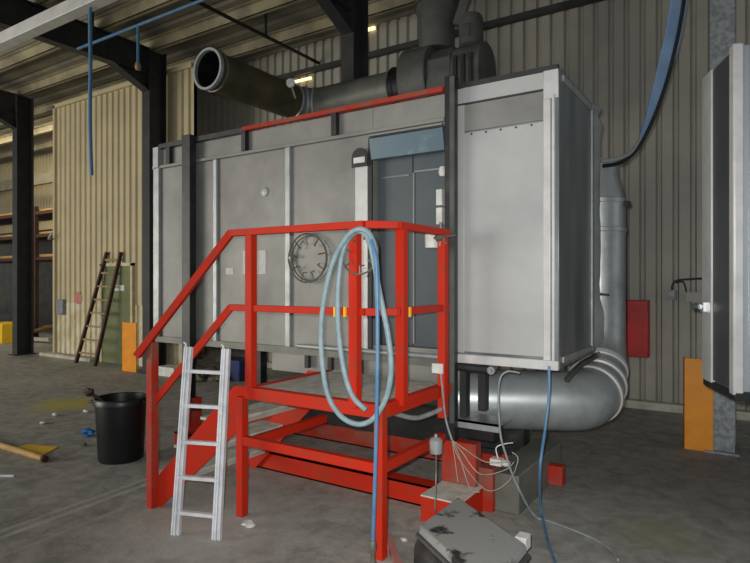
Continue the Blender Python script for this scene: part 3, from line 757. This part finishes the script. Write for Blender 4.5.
mb.blobby(onD(88.5, 392, d-.05), .042, (1.25, .8, 1), .35, 2, 2)
tag(mb.build('hand_brush', M['old_wood']), 'brown brush handle sticking out over the rim of the black bin', 'brush')

A_, B_ = onZ(-30, 436, .03), onZ(45, 459, .03)
t = thing('wooden_pole', 'pale wooden pole lying on the floor at the left edge', 'pole', (A_+B_)/2-Vector((0, 0, .03)))
MB().tube([A_, A_.lerp(B_, .5), B_], .03, 12).build('shaft', M['wood'], t)
dd = (B_-A_).normalized()
MB().tube([B_-dd*.03, B_+dd*.005], .031, 12).build('end_ring', M['old_wood'], t)
pl = [onZ(8, 450), onZ(40, 457), onZ(58, 447.5), onZ(28, 445)]
tag(MB().prism([p+Vector((0, 0, .001)) for p in pl], (0, 0, .006)).build('yellow_board', M['yellow']), 'flat yellow board on the floor under the pale pole', 'board')
c = onZ(88, 436); c.z = .035
tag(MB().blobby(c, .07, (1.2, .7, .5), .5, 3, 6).build('crumpled_rag', M['blue_rag']), 'crumpled blue rag on the floor beside the black bin', 'rag')
k = 0
LB = [((55, 416), .035, 'white', 'white scrap of litter on the yellow stained floor, nearest the wooden ladder'), ((43, 424), .03, 'paper', 'small white scrap on the floor left of the blue rag'),
      ((86, 412.5), .035, 'paper', 'pale scrap on the floor just left of the black bin'), ((84, 446), .028, 'rubble', 'small brown lump on the floor below the blue rag'),
      ((249, 527), .04, 'white', 'crumpled white paper on the floor by the near platform leg beside the aluminium ladder'), ((404, 541), .018, 'white', 'tiny white crumb on the floor left of the dusty black case')]
for (px, py), r, m, lab in LB:
    c = onZ(px, py); c.z = r*.5; k += 1
    tag(MB().blobby(c, r, (1.2, .9, .6), .45, 2, k).build('litter_scrap', M[m]), lab, 'litter', 'scraps of litter on the floor')
a, b = onZ(387, 535, .02), onZ(400, 570, .02)
tag(MB().beam(a, b, .045, .035).build('flat_bar', M['pink']), 'faded red flat bar lying on the floor by the near platform leg', 'bar')
tag(MB().tube([onZ(8, 476, .012)+RT*-.09, onZ(8, 476, .012)+RT*.05], .012, 8).build('metal_rod', M['alu']), 'short bright rod on the floor at the left edge', 'rod')

# dusty black case leaning at the bottom of the picture
A3, B3, C3 = onZ(419, 527, .25), onZ(458, 498, .25), onZ(526, 546, .25)
D3 = A3+C3-B3
CS = thing('dusty_case', 'dusty black plastic case on the floor at the bottom centre', 'case', Vector(((A3+C3).x/2, (A3+C3).y/2, 0)))
up = Vector((0, 0, 1))
def shrink(f, z):
    cc = (A3+C3)/2
    return [Vector(((p.x-cc.x)*f+cc.x, (p.y-cc.y)*f+cc.y, z)) for p in (A3, B3, C3, D3)]
bt, tp = shrink(1.16, 0), shrink(1.12, .195)
MB().hexa(bt+tp).build('body', M['case'], CS, .05)
MB().hexa(shrink(1.09, .195)+shrink(1.07, .212)).build('rim', M['fan'], CS, .005)
MB().hexa(shrink(1.03, .213)+shrink(1.0, .26)).build('lid', M['dusty_lid'], CS, .012)
a, b = onZ(516, 540, .235), onZ(528, 552, .235)
MB().box((a.x+.0, a.y-.02, .19), (a.x+.06, a.y+.06, .262)).build('handle', M['white'], CS, .004)

# cables at the booth's right side
P = [onY(549, 366, 3.79), onY(549, 395, 3.77), onY(545, 430, 3.72), onY(540, 470, 3.60), onZ(541, 512, .02), onZ(549, 545, .012), onZ(562, 580, .012)]
tag(MB().tube([Vector((p.x, p.y, max(p.z, .0095))) for p in smooth_path(P, 8)], .009, 8).build('blue_cable', M['blue']), 'blue cable dropping from the booth corner onto the floor', 'cable')
P = [onY(520, 373, 3.80), onY(506, 372, 3.78), onY(499, 385, 3.76), onY(500, 430, 3.72), onY(506, 455, 3.66), onY(517, 485, 3.6), onZ(536, 517, .02), onZ(560, 525, .01), onZ(592, 538, .01), onZ(610, 549, .01), onZ(618, 560, .01)]
tag(MB().tube([Vector((p.x, p.y, max(p.z, .0075))) for p in smooth_path(P, 8)], .007, 8).build('grey_cable', M['grey_cable']), 'grey cable looping below the booth and trailing across the floor at right', 'cable')
P = [onY(385, 408, 2.95), onY(397, 414, 3.1), onY(415, 418, 3.3), onY(430, 414, 3.45), onY(441, 409, 3.56)]
tag(MB().tube(smooth_path(P, 6), .016, 8).build('grey_hose', M['grey_cable']), 'grey hose sagging under the platform edge near its right post', 'hose')
P = [onY(441, 374, 3.53), onY(443, 395, 3.54), onY(446, 420, 3.56), onY(452, 440, 3.56)]
ends = [[(455, 460), (458, 482)], [(459, 455), (470, 488), (480, 492)], [(462, 452), (480, 474), (505, 470), (514, 462)], [(466, 450), (486, 462), (510, 462)], [(460, 460), (486, 490), (508, 482), (518, 460), (512, 452)]]
t = thing('cable_bundle', 'tangle of thin beige wires falling from the platform post to the dusty red beam end', 'cable', onY(452, 440, 3.56))
MB().tube(smooth_path(P, 8), .007, 8).build('sheath', M['grey_cable'], t)
for e_ in ends:
    yy = 3.56
    Q = [onY(452, 440, yy)]+[onY(px, py, yy+.02*i+.08*(px > 480)) for i, (px, py) in enumerate(e_)]
    MB().tube(smooth_path(Q, 7), .0035, 6).build('wire', M['wire_insul'], t)
pc = onY(500, 461, 3.76)
tag(MB().box((pc.x-.05, 3.70, pc.z-.02), (pc.x+.03, 3.76, pc.z+.025)).lathe([(.02, 0), (.024, .02), (.018, .05)], (pc.x+.03, 3.73, pc.z), 12, (1, 0, 0), True).tube(smooth_path([pc+Vector((0, -.03, .02)), pc+Vector((-.02, -.02, .09)), pc+Vector((.03, 0, .12)), pc+Vector((.07, .06, .12))], 5), .005, 6).build('cable_connector', M['white'], bevel=.004), 'white plug connector at the end of the beige wires below the booth', 'connector')

# ------------------------------------------------------------------ clutter behind the booth and beyond the opening
c = onZ(171, 376, .0); 
tag(MB().box((c.x-.25, c.y-.1, 0), (c.x+.2, c.y+.15, .16)).build('white_box', M['white'], bevel=.01), 'low white box on the floor behind the left end of the booth', 'box')
c = onZ(236, 380, 0)
tag(MB().hexa([(c.x-.18, c.y-.1, 0), (c.x+.18, c.y-.1, 0), (c.x+.18, c.y+.2, 0), (c.x-.18, c.y+.2, 0), (c.x-.22, c.y-.14, .34), (c.x+.22, c.y-.14, .34), (c.x+.22, c.y+.24, .34), (c.x-.22, c.y+.24, .34)]).build('blue_tub', M['dark_blue'], bevel=.015), 'dark blue tub standing behind the booth, seen above the stairs', 'tub')
rb = MB()
rnd = random.Random(5)
for i in range(26):
    p = onZ(rnd.uniform(196, 225), rnd.uniform(378, 384), 0); rb.blobby((p.x-.2, p.y+.1, .09*rnd.random()+.04), rnd.uniform(.06, .13), (1.2, 1, .8), .4, 1, i)
o = tag(rb.build('rubble_heap', M['rubble']), 'heap of brown rubble behind the booth seen between the ladder tops', 'rubble'); o['kind'] = 'stuff'
a = onZ(150, 384); b = onZ(262, 392)
tag(MB().box((-5.9, 6.0, 0), (-4.75, 6.2, .14)).build('concrete_kerb', M['concrete'], bevel=.01), 'pale concrete kerb on the floor behind the booth', 'kerb')

# timber rack beyond the opening
rx0, rx1 = -23.5, -13.9
RK = thing('storage_rack', 'timber storage rack standing in the hall beyond the left opening', 'rack', (-18.5, 9.2, 0))
for x in (-23.4, -20.3, -17.2, -14.1):
    MB().box((x-.05, 8.6, 0), (x+.05, 8.7, 3.75)).build('upright', M['old_wood'], RK)
    MB().box((x-.05, 9.6, 0), (x+.05, 9.7, 3.75)).build('upright', M['old_wood'], RK)
for z in (2.3, 2.95, 3.6):
    MB().box((rx0, 8.62, z-.09), (rx1, 8.68, z)).build('shelf_beam', M['old_wood'], RK)
    MB().box((rx0, 9.62, z-.09), (rx1, 9.68, z)).build('shelf_beam', M['old_wood'], RK)
    MB().box((rx0, 8.68, z-.04), (rx1, 9.62, z)).build('shelf', M['old_wood'], RK)
i = 0
for z, nn in ((2.3, 4), (2.95, 5), (3.6, 4)):
    lay = {2.95: 'middle', 3.6: 'top', 2.3: 'lowest'}[z]
    for j in range(nn):
        y0 = 8.72+j*.17; o = MB().box((-19.5+rnd.uniform(-.6, .6)-(j % 2), y0, z+.001), (-13.95+rnd.uniform(-.2, .1), y0+.15, z+.07+.03*(j % 2))).build('timber_board', M['wood'], bevel=.004)
        tag(o, 'pale timber board lying on the %s shelf of the rack beyond the opening' % lay, 'board', 'timber boards on the %s shelf' % lay); i += 1
tag(MB().box((-18.9, 11.2, 0), (-13.2, 11.5, 3.0)).build('timber_partition', M['old_wood']), 'dark timber partition behind the storage rack', 'partition')
# boards and scrap on the floor past the column
for (p, q, m, lab) in (((24, 351), (50, 335), 'wood', 'pale board leaning over the scrap left of the cream wall'), ((20, 340), (52, 346), 'concrete', 'whitish plank lying past the far left column'), ((-10, 346), (10, 342), 'red_dusty', 'reddish beam on the floor at the left edge')):
    a = onZ(p[0], p[1]-0, .05); b = onZ(q[0], q[1], .05)
    yb = {'wood': 8.5, 'concrete': 7.9, 'red_dusty': 8.2}[m]; a = onY(p[0], 352, yb); b = onY(q[0], 352, yb+.15); a.z = .06; b.z = .10 if m != 'wood' else .35
    tag(MB().beam(a, b, .2, .08).build('scrap_board', M[m]), lab, 'board', 'scrap boards beyond the opening')
p = onY(5, 340, 7.4)
tag(MB().box((p.x-.9, 7.3, 0), (p.x+.05, 7.9, .5)).build('yellow_crate', M['yellow'], bevel=.01), 'yellow crate on the floor at the far left edge', 'crate')
p = onY(28, 335, 6.95)
tag(MB().lathe([(.001, 0), (.05, 0), (.05, .55), (.001, .55)], (p.x-.1, 6.95, 0), 14).build('white_pipe_stub', M['white']), 'white pipe stub standing at the foot of the far left column', 'pipe')
# marks on the cream wall
p = onY(78, 298, 6.77)
struct(MB().lathe([(.13, 0), (.13, .006), (.001, .006)], (p.x, 6.778, p.z), 20, (0, -1, 0)).build('trim_6', M['pink']))
p = onY(63, 307, 6.77)
tag(MB().box((p.x-.14, 6.70, p.z-.16), (p.x+.1, 6.782, p.z+.16)).build('wall_box', M['galv_column'], bevel=.006), 'small grey electrical box on the lower cream wall left of the wooden ladder', 'electrical box')
p = onY(56, 238, 6.77)
tag(MB().tube(smooth_path([(p.x-.1, 6.74, p.z), (p.x+.02, 6.60, p.z-.03), (p.x+.12, 6.62, p.z+.1)], 5), .02, 8).build('wall_hook', M['galv']), 'bent metal hook on the left edge of the cream wall', 'hook')

# ------------------------------------------------------------------ light
def area(name, loc, tgt, size, power, col=(1, 1, 1)):
    l = bpy.data.lights.new(name, 'AREA'); l.energy = power; l.shape = 'RECTANGLE'; l.size, l.size_y = size; l.color = col
    o = bpy.data.objects.new(name, l); COL.objects.link(o); o.location = loc
    o.rotation_euler = (Vector(tgt)-Vector(loc)).to_track_quat('-Z', 'Y').to_euler(); return o
fl = bpy.data.lights.new('camera_flash', 'SPOT'); fl.energy = 340; fl.shadow_soft_size = .02; fl.spot_size = math.radians(104); fl.spot_blend = 1.0; fl.color = (1, .98, .95)
fo = bpy.data.objects.new('camera_flash', fl); COL.objects.link(fo)
fo.location = Vector((0, 0, EYE+.06))-RT*.05
fo.rotation_euler = (FW*4+RT*.9+Vector((0, 0, -.35))).to_track_quat('-Z', 'Y').to_euler()
area('added_left_daylight', (-12.5, -5, 2.1), (-11.5, 6.0, 2.6), (7, 4), 600, (1, .94, .82))  # added area light to lift left wall and roof; no gate is built
area('far_hall_light', (-17, 7.4, 5.5), (-17, 9.4, 2.5), (5, 1), 90, (1, .88, .62))  # unseen area light under the roof, aimed at the timber rack
w = bpy.data.worlds.new('World'); SC.world = w; w.use_nodes = True
w.node_tree.nodes['Background'].inputs['Color'].default_value = (.86, .92, 1, 1)
w.node_tree.nodes['Background'].inputs['Strength'].default_value = .42

# ------------------------------------------------------------------ camera
cd = bpy.data.cameras.new('camera'); cd.sensor_fit = 'HORIZONTAL'; cd.sensor_width = 36; cd.lens = F/750*36; cd.clip_end = 200
co = bpy.data.objects.new('camera', cd); COL.objects.link(co)
co.location = (0, 0, EYE); co.rotation_euler = (PI/2, 0, TH)
SC.camera = co
SC.view_settings.view_transform = 'Standard'; SC.view_settings.look = 'None'; SC.view_settings.gamma = 1; SC.view_settings.use_curve_mapping = False
SC.view_settings.exposure = 0.36
for o in bpy.data.objects:
    if '_w' in o: del o['_w']
